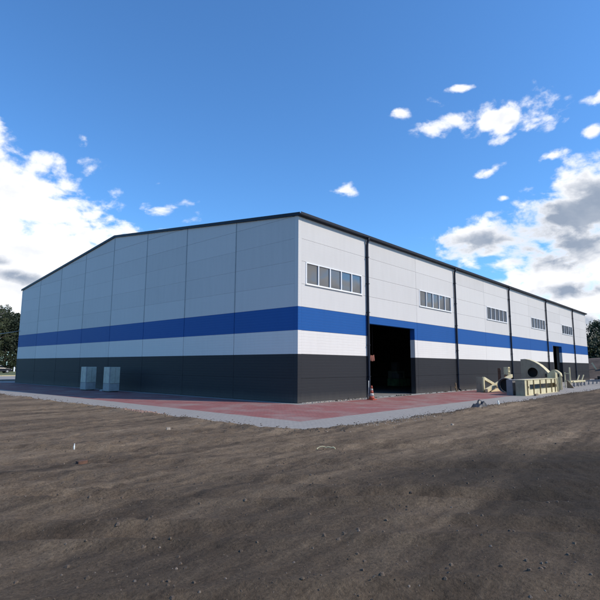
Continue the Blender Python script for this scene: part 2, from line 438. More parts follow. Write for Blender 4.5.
for bn, (r0, r1, mt) in bands.items():
    secs = [MB(), MB(), MB()]; q = MB()
    for r in range(r0, r1):
        for c in range(len(COLS)-1):
            rs = [(COLS[c]+(.26 if c == 0 else .009), COLS[c+1]-(.26 if c == len(COLS)-2 else .009), MOD[r]+(.02 if r == 0 else G), MOD[r+1]-G)]
            for h in HOLES: rs = cut(rs, h)
            for (x0, x1, z0, z1) in rs:                                               # sunny long wall, cut by the doors
                k = 0 if (bn in ('blue_cladding', 'silver_cladding') or x0 < 6.24) else (1 if x0 < 44 else 2)
                secs[k].box(x0, x1, 0, TH, z0, z1)
            q.box(COLS[c]+(.26 if c == 0 else .009), COLS[c+1]-(.26 if c == len(COLS)-2 else .009), WY-TH, WY, MOD[r]+(.02 if r == 0 else G), MOD[r+1]-G)
    for m in secs:
        if m.v: m.build(bn, mt, hall)
    q.build(bn, mt, hall)
    for X0, X1 in ((0, TH), (LX-TH, LX)):                                          # gable walls
        m = MB()
        for r in range(r0, r1):
            for c in range(8):
                m.box(X0, X1, c*by+(.26 if c == 0 else .022), (c+1)*by-(.26 if c == 7 else .022), MOD[r]+(.02 if r == 0 else .003), MOD[r+1]-.003)
        if bn == 'silver_cladding':
            zs = [H, H+1.162, RG+.1]; N = 12
            for c in range(8):
                ya, yb = c*by+.022, (c+1)*by-.022
                for k in range(2):
                    za, zb = zs[k]+G, zs[k+1]-G
                    top = [(ya+(yb-ya)*i/N, min(zb, roofz(ya+(yb-ya)*i/N)-.03)) for i in range(N+1)]
                    top = [p for p in top if p[1] > za+.004]
                    if len(top) < 2: continue
                    m.prism([(top[0][0], za), (top[-1][0], za)] + top[::-1], lambda u, v, t: (X0 if t == 0 else X1, u, v))
        m.build(bn, mt, hall)
    # corner flashings in the colour of the band, standing 6 mm proud: one L-shaped piece per corner
    z0 = MOD[r0]+(.02 if r0 == 0 else 0); z1 = (MOD[r1] if r1 < 8 else H)-.002
    for (cx, sx) in ((0, 1), (LX, -1)):
        for (cy, sy) in ((0, 1), (WY, -1)):
            L = [(-.006, -.006), (.25, -.006), (.25, TH), (TH, TH), (TH, .25), (-.006, .25)]
            m = MB(); m.prism([(cx+sx*u, cy+sy*v) for u, v in L], lambda u, v, t: (u, v, z0 if t == 0 else z1))
            m.build('corner_flashing', mt, hall)
# inner liner (also seen as the dark line in the joints)
m = MB()
rs = [(.0+TH+.02, LX-TH-.02, 0, H)]
for h in HOLES: rs = cut(rs, h)
for (x0, x1, z0, z1) in rs: m.box(x0, x1, TH+.004, TH+.18, z0, z1)
m.build('inner_liner', M_liner, hall)
m = MB(); m.box(TH+.02, LX-TH-.02, WY-TH-.18, WY-TH-.004, 0, H)
m.build('inner_liner', M_liner, hall)
for xa, xb in ((TH+.004, TH+.1), (LX-TH-.1, LX-TH-.004)):
    m = MB()
    prof = [(TH+.19, 0), (WY-TH-.19, 0), (WY-TH-.19, H), (RIDGEY, RG-.1), (TH+.19, H)]
    m.prism(prof, lambda u, v, t: (xa if t == 0 else xb, u, v))
    m.build('inner_liner', M_liner, hall)
# roof slabs
sl = (RG-H)/RIDGEY
for s_ in (0, 1):
    y0, y1 = (-.12, RIDGEY-.001) if s_ == 0 else (WY+.12, RIDGEY+.001)
    m = MB(); m.prism([(y0, H+.02-sl*.12), (y1, RG+.02), (y1, RG+.12), (y0, H+.12-sl*.12)], lambda u, v, t: (-.05 if t == 0 else LX+.05, u, v))
    m.build('roof', M_roof, hall)
    for xa, xb in ((-.09, -.052), (LX+.052, LX+.09)):
        ya, yb = (-.16, RIDGEY-.001) if s_ == 0 else (WY+.16, RIDGEY+.001)
        m = MB(); m.prism([(ya, H-.05), (yb, RG-.045), (yb, RG+.13), (ya, H+.125)], lambda u, v, t: (xa if t == 0 else xb, u, v))
        m.build('verge_trim', M_navy, hall)
# gable joint covers: slim strips over the column joints
M_jg = simple('joint_grey', (.24, .245, .25), .5)
for c in range(1, 8):
    y = c*by
    m = MB(); m.box(-.008, .01, y-.028, y+.028, .02, MOD[2]-.004); m.build('joint_cover', M_dark, hall)
    m = MB(); m.box(-.008, .01, y-.04, y+.04, MOD[4]+.004, roofz(y)-.1); m.build('joint_cover', M_jg, hall)
# gutter
m = MB()
m.prism([(-.27, H+.0), (-.15, H-.02), (-.125, H-.02), (-.125, H+.10), (-.14, H+.10), (-.14, H+.0), (-.255, H+.02), (-.255, H+.12), (-.27, H+.12)],
        lambda u, v, t: (-.1 if t == 0 else LX+.1, u, v))
m.build('gutter', M_navy, hall)
m = MB(); m.box(-.06, LX+.06, -.122, -.008, H-.05, H+.09); m.build('eaves_trim', M_navy, hall)
for X in (6, 18, 30, 42, 54):
    m = MB()
    m.tube([(X, -.2, H+.0), (X, -.19, H-.14), (X, -.11, H-.3), (X, -.1, H-.6), (X, -.1, .3), (X, -.12, .16), (X, -.24, .06)], .072, 12)
    p = m.build('downpipe', M_navy, hall)
    for z in (1.2, 3.0, 4.9, 6.6, 8.2):
        m = MB(); m.box(X-.085, X+.085, -.185, -.0, z, z+.035); m.build('pipe_bracket', M_navy, p)
# windows: five panes in a white frame
for (a, b) in WINS:
    z0, z1 = WZ; m = MB()
    m.box(a-.03, b+.03, -.03, .10, z0-.02, z0+.04); m.box(a-.03, b+.03, -.03, .10, z1-.04, z1+.02)
    n = 5; w = (b-a)/n
    for k in range(n+1):
        x = a+k*w; hw = .04 if k in (0, n) else .034
        x0 = max(a-.03, x-hw) if k else a-.03; x1 = min(b+.03, x+hw) if k < n else b+.03
        m.box(x0, x1, -.026, .096, z0+.041, z1-.041)
    wf = m.build('window', M_pvc, hall)
    for k in range(n):
        g = MB(); t1 = random.uniform(-.004, .004)
        xa, xb = a+k*w+.03, a+(k+1)*w-.03
        if k == n-1: xb = b-.02
        g.prism([(xa-.01, .03+t1), (xb+.01, .03-t1), (xb+.01, .05-t1), (xa-.01, .05+t1)], lambda u, v, t: (u, v, z0+.03 if t == 0 else z1-.03))
        g.build('pane', M_glass, wf)
    m = MB(); m.box(a-.06, b+.06, -.07, -.031, z0-.045, z0-.022); m.build('sill', M_pvc, wf)
# door reveals: sliding gate leafs pushed inside, trims
for (x0, x1, _, z1) in (D1, D2):
    m = MB()
    m.box(x0-.04, x0+.012, -.012, .33, 0, z1-.002); m.build('door_jamb', M_steel, hall)
    m = MB()
    for (za, zb, mt) in ((0.02, MOD[2], M_dark), (MOD[2]+.002, MOD[3], M_white), (MOD[3]+.002, z1, M_blue)):
        q = MB(); q.box(x1-.35 if False else x1-.006, x1+.03, .0, .32, za, zb); q.build('door_jamb', mt, hall)
    m = MB(); m.box(x0+.02, x1-.01, -.01, .33, z1-.06, z1+.02); m.build('door_lintel', M_blue, hall)
# steel frame inside: columns and rafters
for k in range(0, 11):
    X = min(6*k+.5, LX-.6); m = MB()
    if X in (6.5,): X = 6.0
    for y in (.55, WY-.55): m.box(X-.1, X+.1, y-.17, y+.17, 0, H-.3)
    m.bar((X, .5, H-.25), (X, RIDGEY, RG-.35), .18, .4); m.bar((X, WY-.5, H-.25), (X, RIDGEY, RG-.35), .18, .4)
    m.build('steel_portal', M_liner, hall)
m = MB(); m.box(-.0+.3, LX-.3, .0, WY-.3, -.1, .012); m.build('hall_floor', M_floor, hall)
m = MB(); m.box(.3, LX-.3, -.004, -.03, 0, .02); m.build('plinth', M_conc, hall)

# ------------------------------------------------------------------ things inside the doorway
def machine(x, y, w, d, h, mt, label, name, cat):
    t = thing(name, label, cat, (x, y, .012))
    m = MB(); m.box(x-w/2, x+w/2, y-d/2, y+d/2, .1, h*.62); m.build('housing', mt, t, bevel=.03)
    m = MB(); m.box(x-w*.3, x+w*.1, y-d*.3, y+d*.3, h*.62, h); m.build('head', M_greyst, t, bevel=.03)
    for sx in (-1, 1):
        for sy in (-1, 1):
            m = MB(); m.box(x+sx*w*.4-.05, x+sx*w*.4+.05, y+sy*d*.4-.05, y+sy*d*.4+.05, .012, .1); m.build('foot', M_black, t)
machine(20.6, 6.6, 1.9, 1.2, 1.2, M_green, 'green workshop machine standing in the dark inside the big doorway', 'workshop_machine', 'machine')
machine(22.9, 8.2, 1.3, 1.0, 2.2, M_mint, 'tall grey machine in the dark inside the big doorway', 'workshop_machine', 'machine')
m = MB(); NU, NV = 12, 12
for j in range(NV+1):
    for i in range(NU+1):
        a_ = i/NU; c_ = j/NV
        m.v.append((7.55+a_*.40*(1-.15*c_), .8+.05*math.sin(a_*9+c_*2), 2.50-c_*.42*(1-.22*abs(a_-.45))-.05*math.sin(a_*PI)*(1-c_)))
for j in range(NV):
    for i in range(NU):
        k = j*(NU+1)+i; m.f.append((k, k+1, k+NU+2, k+NU+1)); m.sm.append(True)
o = m.build('hanging_cloth', M_salmon)
mod = o.modifiers.new('s', 'SOLIDIFY'); mod.thickness = .008
m = MB(); m.tube([(7.75, .8, 2.46), (7.75, .8, 4.4), (7.75, .34, 4.42)], .01, 6); m.build('cord', M_black, o)
tag(o, 'salmon coloured cloth hanging just inside the left side of the big doorway', 'cloth')

# ------------------------------------------------------------------ traffic cone
def cone(x, y):
    t = thing('traffic_cone', 'dirty orange and white traffic cone standing at the left side of the big doorway', 'traffic cone', (x, y, 0))
    m = MB(); m.box(x-.2, x+.2, y-.2, y+.2, .0, .05); m.build('base', M_cone, t, bevel=.015)
    def ring(z0, z1, mt, nm):
        r = lambda z: .145*(1-(z-.05)/.78)+.022*((z-.05)/.78)
        m = MB(); m.tube([(x, y, z0), (x, y, z1)], [r(z0), r(z1)], 20, True); m.build(nm, mt, t)
    ring(.05, .2, M_cone, 'cone_body'); ring(.2, .36, M_conew, 'white_band'); ring(.36, .5, M_cone, 'cone_body'); ring(.5, .6, M_conew, 'white_band'); ring(.6, .76, M_cone, 'cone_body')
cone(4.75, -1.1)
m = MB(); m.tube([(4.72, -.86, 0), (4.68, -.95, .6), (4.62, -1.0, 1.02)], .016, 8)
o = m.build('white_stick', M_pale); tag(o, 'thin white stick leaning beside the orange cone', 'stick')
def bucket(x, y):
    t = thing('bucket', 'dark plastic bucket standing by the downpipe beside the orange cone', 'bucket', (x, y, 0))
    m = MB(); m.tube([(x, y, 0), (x, y, .25), (x, y, .262), (x, y, .25), (x, y, .02)], [.1, .135, .14, .125, .09], 20); m.build('body', M_greyst, t)
    m = MB(); m.tube([(x+.14*math.cos(a), y-.03-.05*math.sin(a), .24-.1*math.sin(a)) for a in [i*PI/10 for i in range(11)]], .004, 6, False); m.build('handle', M_steel, t)
bucket(5.5, -.55)
# wooden stake by second downpipe
m = MB(); m.bar((17.0, -.35, 0), (16.97, -.3, .62), .09, .07); m.bar((17.08, -.38, 0), (16.9, -.27, .35), .08, .05)
tag(m.build('wooden_stake', M_brown), 'short brown wooden stake standing by the second downpipe', 'stake')

# ------------------------------------------------------------------ cabinets at the shaded gable
def cabinet(x, y, label):
    t = thing('cabinet', label, 'cabinet', (x, y, 0), 'pale cabinets against the shaded gable wall')
    w, d, h = .74, .86, 1.66
    m = MB(); m.box(x-w/2, x+w/2, y-d/2, y+d/2, .05, .56); m.build('lower_section', M_bgrey, t, bevel=.02)
    m = MB(); m.box(x-w/2, x+w/2, y-d/2, y+d/2, .565, h); m.build('upper_section', M_mint, t, bevel=.02)
    m = MB(); m.box(x-w/2-.015, x-w/2+.05, y-d/2-.015, y-d/2+.05, .06, h-.01); m.build('corner_post', M_bgrey, t)
    for k in (-1, 1):
        m = MB(); m.box(x+k*.25-.05, x+k*.25+.05, y-d/2+.02, y+d/2-.02, 0, .05); m.build('skid', M_black, t)
    m = MB(); m.box(x+.02, x+.028, y-d/2-.006, y-d/2, .6, h-.06); m.build('door_gap', M_black, t)
    return t
c1 = cabinet(-1.5, 19.0, 'pale mint cabinet against the dark wall, the left one of two, farther from the corner')
c2 = cabinet(-1.33, 15.9, 'pale mint cabinet against the dark wall, the right one of two, nearer the corner')
m = MB(); m.box(-1.45, -.95, 16.9, 17.3, 0, .07); m.box(-1.4, -1.0, 16.95, 17.25, .071, .11)
tag(m.build('pale_board', M_bgrey), 'small pale board lying on the red paving between the two cabinets', 'board')

# ------------------------------------------------------------------ steel fabrications on the pavement
# 1 long ladder-like girder in front
def girder():
    x0, x1, yf, yb, h = 14.75, 22.0, -5.85, -5.32, 1.0
    t = thing('steel_girder', 'long pale yellow steel girder with square openings lying in front of the other steelwork', 'steel girder', ((x0+x1)/2, (yf+yb)/2, 0), 'painted steelwork on the pavement')
    for y0 in (yf, yb-.03):
        m = MB(); m.box(x0+.04, x1, y0, y0+.03, .68, h-.035); m.build('top_rail', M_yel, t)
        m = MB(); m.box(x0+.04, x1, y0, y0+.03, .035, .36); m.build('bottom_rail', M_yel, t)
        for k, xx in enumerate(() if y0 > yf else (x0+.04, 16.55, 17.95, 19.3, 20.6, x1-.42)):
            w = .95 if k == 0 else (.42 if k == 5 else .16)
            m = MB(); m.box(xx, xx+w, y0+.002, y0+.028, .362, .678); m.build('web_plate', M_yel, t)
    m = MB(); m.box(x0, x1+.02, yf-.03, yb+.03, h-.033, h); m.build('top_flange', M_yel, t)
    m = MB(); m.box(x0, x1+.02, yf-.03, yb+.03, .0, .033); m.build('bottom_flange', M_yel, t)
    m = MB(); m.box(x0-.03, x0+.0, yf-.02, yb+.02, .04, h-.04); m.build('end_plate', M_olive, t)
    for xx in (15.2, 16.45, 17.85, 19.2, 20.5, 21.4):
        m = MB(); m.box(xx, xx+.03, yf-.07, yf-.002, .036, h-.036); m.build('rib', M_rib, t)
    # black discs on the first plate paint the dark of round bolt holes
    for xx, zz in ((15.5, .52), (15.9, .52)):
        m = MB(); m.tube([(xx, yf-.012, zz), (xx, yf-.001, zz)], .07, 16); m.build('bolt_hole_dark_disc', M_black, t)
    # tall end plate at the far end with a ring
    m = MB(); m.prism([(yf-.06, 0), (yb+.1, 0), (yb+.1, 1.3), (yb-.1, 1.47), (yf+.1, 1.47), (yf-.06, 1.3)], lambda u, v, s: (x1+.022 if s == 0 else x1+.09, u, v)); m.build('end_plate', M_yel, t)
    m = MB(); m.box(x1-.3, x1+.02, yf-.03, yf+.03, h+.002, 1.4); m.build('end_post', M_yel, t)
    m = MB(); m.tube([(x1-.2, yf-.05, .5), (x1-.2, yf-.032, .5)], .11, 18); m.build('ring', M_olive, t)
girder()
# 2 grey girder behind it
def girder2():
    x0, x1, ya, yb, h = 14.8, 21.2, -5.12, -4.72, .98
    t = thing('steel_box_girder', 'blue grey box girder lying just behind the pale yellow one', 'steel girder', ((x0+x1)/2, (ya+yb)/2, 0), 'painted steelwork on the pavement')
    m = MB(); m.box(x0, x1, ya, yb, h-.03, h); m.box(x0, x1, ya, yb, 0, .03); m.build('flange', M_greyst, t)
    m = MB(); m.box(x0+.03, x1, ya+.05, ya+.08, .031, h-.031); m.box(x0+.03, x1, yb-.08, yb-.05, .031, h-.031); m.build('web', M_greyst, t)
    m = MB(); m.box(x0-.002, x0+.028, ya+.02, yb-.0, .032, h-.032); m.build('end_plate', M_greyst, t)
girder2()
# 3 upright housing with round and square holes, curved back
def housing():
    X0, X1 = 23.5, 24.4; yL, yR = -2.9, -5.17
    t = thing('machine_housing', 'tall greenish grey steel housing with a curved top and a round hole', 'machine housing', ((X0+X1)/2, (yL+yR)/2, 0), 'painted steelwork on the pavement')
    # outline in (s, z): s runs from the left edge towards the camera's right
    outl = [(0, 0)]; W = yL-yR
    top = [(0, 2.42), (.35, 2.44), (.7, 2.36), (1.05, 2.2), (1.4, 1.98), (1.7, 1.7), (1.95, 1.42), (2.15, 1.15), (W, .95)]
    outer = [(0, 0)] + top + [(W, 0)]
    cx, cz, r = .88, 1.38, .40
    # plate with a hole: fan of quads between hole ring and the outline
    def plate(X, Xb, name, mt):
        m = MB(); N = 48
        ring = [(cx+r*math.cos(2*PI*i/N), cz+r*math.sin(2*PI*i/N)) for i in range(N)]
        def hit(a):
            dx, dz = math.cos(a), math.sin(a); best = 1e9
            P = outer
            for i in range(len(P)):
                (ax, az), (bx, bz) = P[i], P[(i+1) % len(P)]
                ex, ez = bx-ax, bz-az; den = dx*ez-dz*ex
                if abs(den) < 1e-9: continue
                tt = ((ax-cx)*ez-(az-cz)*ex)/den; uu = ((ax-cx)*dz-(az-cz)*dx)/den
                if tt > 0 and -1e-6 <= uu <= 1+1e-6: best = min(best, tt)
            return (cx+dx*best, cz+dz*best)
        ang = sorted([2*PI*i/N for i in range(N)] + [math.atan2(z-cz, s-cx) % (2*PI) for s, z in outer])
        inn = [(cx+r*math.cos(a), cz+r*math.sin(a)) for a in ang]; out = [hit(a) for a in ang]
        n = len(ang)
        for i in range(n):
            j = (i+1) % n
            for X_, fl in ((X, False), (Xb, True)):
                q = [(X_, yL-inn[i][0], inn[i][1]), (X_, yL-out[i][0], out[i][1]), (X_, yL-out[j][0], out[j][1]), (X_, yL-inn[j][0], inn[j][1])]
                m.poly(q[::-1] if fl else q)
            m.poly([(X, yL-inn[i][0], inn[i][1]), (X, yL-inn[j][0], inn[j][1]), (Xb, yL-inn[j][0], inn[j][1]), (Xb, yL-inn[i][0], inn[i][1])])
            m.poly([(X, yL-out[i][0], out[i][1]), (X, yL-out[j][0], out[j][1]), (Xb, yL-out[j][0], out[j][1]), (Xb, yL-out[i][0], out[i][1])][::-1])
        m.build(name, mt, t)
    plate(X0, X0+.04, 'front_plate', M_olive); plate(X1-.04, X1, 'back_plate', M_olive)
    m = MB()
    pts = [(0, 0)] + top
    for i in range(len(pts)-1):
        (a, b), (c, d) = pts[i], pts[i+1]
        m.poly([(X0+.041, yL-a, b), (X1-.041, yL-a, b), (X1-.041, yL-c, d), (X0+.041, yL-c, d)], i > 0)
    m.build('curved_cover', M_yel, t)
    m = MB(); m.box(X0+.5, X0+.54, yL-1.5, yL-.1, .35, 1.85); m.build('inner_wall', M_black, t)
    # square opening at the lower right: black plate painting its shaded inside, raised collar
    m = MB(); m.box(X0-.022, X0-.002, yL-2.12, yL-1.78, 1.04, 1.30); m.build('opening_dark_plate', M_black, t)
    m = MB()
    for q in ((-2.16, -2.121, 1.0, 1.34), (-1.779, -1.74, 1.0, 1.34)): m.box(X0-.03, X0-.002, yL+q[0], yL+q[1], q[2], q[3])
    m.build('collar', M_olive, t)
    # rolled rim around the hole
    m = MB(); m.tube([(X0-.02, yL-cx+(r+.0)*math.cos(a), cz+(r+.0)*math.sin(a)) for a in [2*PI*i/40 for i in range(41)]], .025, 8, False); m.build('hole_rim', M_olive, t)
housing()
def arch():
    X0, X1 = 25.6, 26.1; ya, yb = -4.4, -5.25
    t = thing('arched_guard', 'pale yellow arched steel guard with a square opening right of the curved housing', 'steel guard', ((X0+X1)/2, (ya+yb)/2, 0), 'painted steelwork on the pavement')
    N = 14; prof = [(ya, 0), (ya, 1.25)] + [(ya+(yb-ya)*i/N, 1.25+.33*math.sin(PI*(i/N)**.8)) for i in range(1, N)] + [(yb, 1.05), (yb, 0)]
    m = MB(); m.prism(prof, lambda u, v, s: (X0 if s == 0 else X0+.05, u, v)); m.build('front_plate', M_yel, t)
    m = MB()
    for i in range(1, len(prof)-2):
        (a, b), (c, d) = prof[i], prof[i+1]; m.poly([(X0+.051, a, b), (X1, a, b), (X1, c, d), (X0+.051, c, d)], True)
    o = m.build('cover', M_yel, t); q = o.modifiers.new('s', 'SOLIDIFY'); q.thickness = .02
    m = MB(); m.box(X0-.02, X0-.002, -5.12, -4.74, 1.02, 1.28); m.build('opening', M_black, t)  # flat black plate stands in for the shade inside the opening
    m = MB(); m.box(X0+.3, X1, yb+.02, yb+.06, 0, 1.0); m.build('side_plate', M_olive, t)
arch()
# 4 round duct
def duct():
    x0, x1, y, r = 18.0, 18.7, -3.5, .5
    t = thing('steel_duct', 'short grey steel duct lying on its side with its dark open end facing the camera', 'duct', ((x0+x1)/2, y, 0), 'painted steelwork on the pavement')
    m = MB(); N = 36
    for (ra, rb, xa, xb, fl) in ((r, r, x0, x1, 0), (r-.02, r-.02, x0, x1, 1), (r-.02, r, x0, x0, 0), (r-.02, r, x1, x1, 1)):
        for i in range(N):
            a, b = 2*PI*i/N, 2*PI*(i+1)/N
            q = [(xa, y+ra*math.cos(a), r+ra*math.sin(a)), (xb, y+rb*math.cos(a), r+rb*math.sin(a)), (xb, y+rb*math.cos(b), r+rb*math.sin(b)), (xa, y+ra*math.cos(b), r+ra*math.sin(b))]
            m.poly(q if fl == 0 else q[::-1], xa != xb)
    m.build('shell', M_greyst, t)
    m = MB(); m.tube([(x0+.03, y+(r+.02)*math.cos(2*PI*i/N), r+.02+(r+.0)*math.sin(2*PI*i/N)) for i in range(N+1)], .025, 8, False); m.build('flange', M_olive, t)
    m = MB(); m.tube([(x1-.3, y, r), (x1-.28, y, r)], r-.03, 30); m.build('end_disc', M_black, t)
duct()
# 5 triangular bracket, leaning beam and post on the left
def bracket():
    t = thing('triangular_bracket', 'pale yellow triangular steel bracket standing at the left end of the steelwork', 'bracket', (18.2, -2.1, 0), 'painted steelwork on the pavement')
    m = MB(); m.box(17.0, 17.05, -2.3, -1.86, 0, 1.07); m.build('end_plate', M_olive, t)
    m = MB(); m.bar((17.15, -2.3, .05), (17.15, -2.3, 1.05), .14, .18); m.build('upright', M_yel, t)
    m = MB(); m.bar((17.2, -2.3, 1.0), (19.9, -2.3, .32), .14, .2); m.build('sloping_rail', M_yel, t)
    m = MB(); m.bar((17.23, -2.3, .1), (20.2, -2.3, .1), .14, .2); m.build('bottom_rail', M_yel, t)
    m = MB(); m.box(17.05, 19.8, -1.9, -1.88, .02, .2); m.build('back_rail', M_olive, t)
bracket()
m = MB(); m.bar((16.9, -2.6, .14), (21.8, -2.7, 1.12), .2, .24)
tag(m.build('leaning_beam', M_yel, bevel=.01), 'pale yellow steel beam leaning up to the right beside the triangular bracket', 'beam', 'painted steelwork on the pavement')
def post(x, y):
    t = thing('steel_stand', 'narrow rusty brown stand with a pale yellow head behind the leaning beam', 'stand', (x, y, 0), 'painted steelwork on the pavement')
    m = MB(); m.box(x-.18, x+.18, y-.15, y-.11, 0, 1.2); m.box(x-.18, x+.18, y+.11, y+.15, 0, 1.2); m.box(x-.22, x+.22, y-.2, y+.2, 0, .0+.03); m.build('legs', M_rust, t)
    m = MB(); m.box(x-.2, x-.12, y-.17, y+.17, 1.2, 1.72); m.box(x+.12, x+.2, y-.17, y+.17, 1.2, 1.72); m.box(x-.21, x+.21, y-.18, y+.18, 1.42, 1.5); m.box(x-.2, x+.2, y-.17, y+.17, 1.721, 1.79); m.build('head', M_yel, t)
post(21.6, -2.45)
m = MB(); m.box(21.3, 21.4, -2.05, -1.85, 0, 1.7); tag(m.build('rusty_plate', M_rust), 'narrow reddish rusty plate standing upright left of the yellow headed stand', 'plate', 'painted steelwork on the pavement')
# 6 H frame, brown board, cradle
def hframe():
    t = thing('upright_stand', 'thin pale yellow H shaped stand with one tall post right of the arched guard', 'stand', (31, -4.5, 0), 'painted steelwork on the pavement')
    m = MB(); m.bar((31, -4.25, 0), (31, -4.25, 1.35), .08); m.build('short_upright', M_yel, t)
    m = MB(); m.bar((31, -4.65, 0), (31, -4.65, 1.8), .1); m.build('tall_upright', M_yel, t)
    for z in (1.25, .6):
        m = MB(); m.bar((31, -4.29, z), (31, -4.6, z), .07); m.build('crossbar', M_yel, t)
hframe()
m = MB(); m.prism([(-4.6, 0), (-5.15, 0), (-4.7, .62), (-4.6, .66)], lambda u, v, s: (30.0+.04*s, u, v))
tag(m.build('brown_board', M_brown), 'brown triangular board standing on edge below the H shaped stand', 'board', 'painted steelwork on the pavement')
def cradle():
    t = thing('steel_cradle', 'long low pale yellow steel cradle with two slanted arms', 'cradle', (35.5, -4.2, 0), 'painted steelwork on the pavement')
    for y in (-4.0, -4.4):
        m = MB(); m.bar((33.2, y, .48), (37.8, y, .48), .08, .12); m.build('rail', M_yel, t)
    for x in (33.6, 34.6, 35.6, 36.6, 37.5):
        m = MB(); m.bar((x, -3.95, .38), (x, -4.45, .38), .07); m.build('crossbar', M_yel, t)
    for x in (33.5, 35.0, 36.3, 37.6):
        for y in (-4.0, -4.4):
            m = MB(); m.bar((x, y, 0), (x, y, .405), .08); m.build('leg', M_greyst, t)
    for x in (35.5, 37.3):
        m = MB(); m.bar((x, -4.2, .5), (x+.5, -4.3, 1.05), .08); m.build('slanted_arm', M_yel, t)
cradle()
def trestle(x, y):
    t = thing('steel_trestle', 'low grey steel trestle in the row at the right end of the pavement', 'trestle', (x, y, 0), 'low grey trestles in a row')
    m = MB(); m.bar((x, y-.85, .42), (x, y+.85, .42), .12, .1); m.build('top_beam', M_greyst, t)
    for s in (-1, 1):
        for q in (-1, 1):
            m = MB(); m.bar((x, y+s*.7, .38), (x+q*.22, y+s*.75, 0), .06); m.build('leg', M_greyst, t)
    return t
t0 = trestle(39.4, -4.7)
for k in range(1, 6):
    c = copy_tree(t0); c.location = (39.4+k*2.1, -4.7+.02*k, 0)
for (x, y, a, lab) in ((15.6, -6.25, .1, 'short timber block lying in front of the left end of the yellow girder'), (23.0, -5.6, .5, 'short timber block lying between the yellow girder and the curved housing')):
    m = MB(); M = Matrix.Translation((x, y, 0)) @ Matrix.Rotation(a, 4, 'Z'); m.box(-.35, .35, -.07, .07, 0, .12, M); tag(m.build('timber_block', M_wood, bevel=.006), lab, 'timber block')
# dark steel sections beyond
def bundle():
    t = thing('steel_bundle', 'stack of dark steel sections lying beyond the trestles', 'steel sections', (60, -1, 0))
    for k in range(4):
        m = MB(); m.bar((56.5, -3.4+k*.55, .2), (64.8, -3.3+k*.55, .2), .3, .3); m.build('section', M_black, t)
    for k in range(3):
        m = MB(); m.bar((57., -3.1+k*.55, .51), (64.2, -3.1+k*.55, .51), .3, .3); m.build('section', M_black, t)
bundle()

# ------------------------------------------------------------------ small litter on the dirt
def gz(x, y): return height(x, y)
# pale hose
m = MB(); pts = []
for i in range(15):
    a = PI*.95*i/14; x = -9.25+.17*math.cos(a)+.008*i; y = -9.2-.15*math.cos(a)+.10*math.sin(a)
    pts.append((x, y, gz(x, y)+.04+.05*math.sin(a)))
m.tube(pts, .012, 8)
tag(m.build('hose', M_hose), 'short curved piece of cream hose lying on the dirt', 'hose')
def bottle(x, y):
    z = gz(x, y); t = thing('plastic_bottle', 'small white plastic bottle standing on the dirt at the left', 'bottle', (x, y, z))
    m = MB(); m.tube([(x, y, z-.01), (x, y, z+.13), (x+.003, y, z+.15), (x+.003, y, z+.165)], [.017, .017, .008, .008], 14); m.build('body', M_pale, t)
    m = MB(); m.tube([(x+.003, y, z+.16), (x+.003, y, z+.178)], .011, 12); m.build('cap', M_pvc, t)
bottle(-12.93, -5.33)
m = MB(); z = gz(-13.38, -6.68); m.prism([(-13.46, -6.75), (-13.29, -6.74), (-13.26, -6.70), (-13.31, -6.65), (-13.47, -6.66)], lambda u, v, t: (u, v, z+(.045 if t else -.02)))
tag(m.build('broken_brick', M_rust), 'broken dark brown brick lying on the dirt at the left', 'brick')
for k, (x, y, s) in enumerate(((-9.9, -4.2, .06), (-3.2, -9.3, .05))):
    z = gz(x, y); m = MB(); m.prism([(-s, -s*.5), (s*.8, -s*.7), (s, s*.4), (-s*.5, s*.7)], lambda u, v, t: (x+u, y+v, z+(.05 if t else -.02)))
    tag(m.build('pale_stone', M_palerub), ('flat pale stone lying on the dirt left of the building corner', 'pale stone lying on the dirt in front of the doorway')[k], 'stone')
# black plastic heap
def heap(cx, cy, w, d, h, name, mat, label, cat, seed):
    m = MB(); nu, nv = 26, 16; V = []
    for j in range(nv+1):
        for i in range(nu+1):
            u = i/nu*2-1; v = j/nv*2-1; r = min(1, math.hypot(u, v))
            z = h*(1-r*r)*(1+.9*noise.noise(Vector((u*2.6, v*2.6, seed)))) + .06*h*noise.noise(Vector((u*8, v*8, seed)))
            V.append((cx+u*w, cy+v*d, max(-.02, z)-.02*(r >= 1)))
    b = len(m.v); m.v += V
    for j in range(nv):
        for i in range(nu):
            a = b+j*(nu+1)+i; m.f.append((a, a+1, a+nu+2, a+nu+1)); m.sm.append(True)
    return tag(m.build(name, mat), label, cat)
heap(3.8, -7.35, .75, .3, .26, 'plastic_sheet', M_sheet, 'crumpled black plastic sheet heaped at the pavement edge', 'plastic sheet', 3)
m = MB(); m.bar((5.6, -7.55, 0), (5.62, -7.5, .24), .05); tag(m.build('marker_peg', M_pale), 'small pale peg standing at the pavement edge right of the black plastic', 'peg')

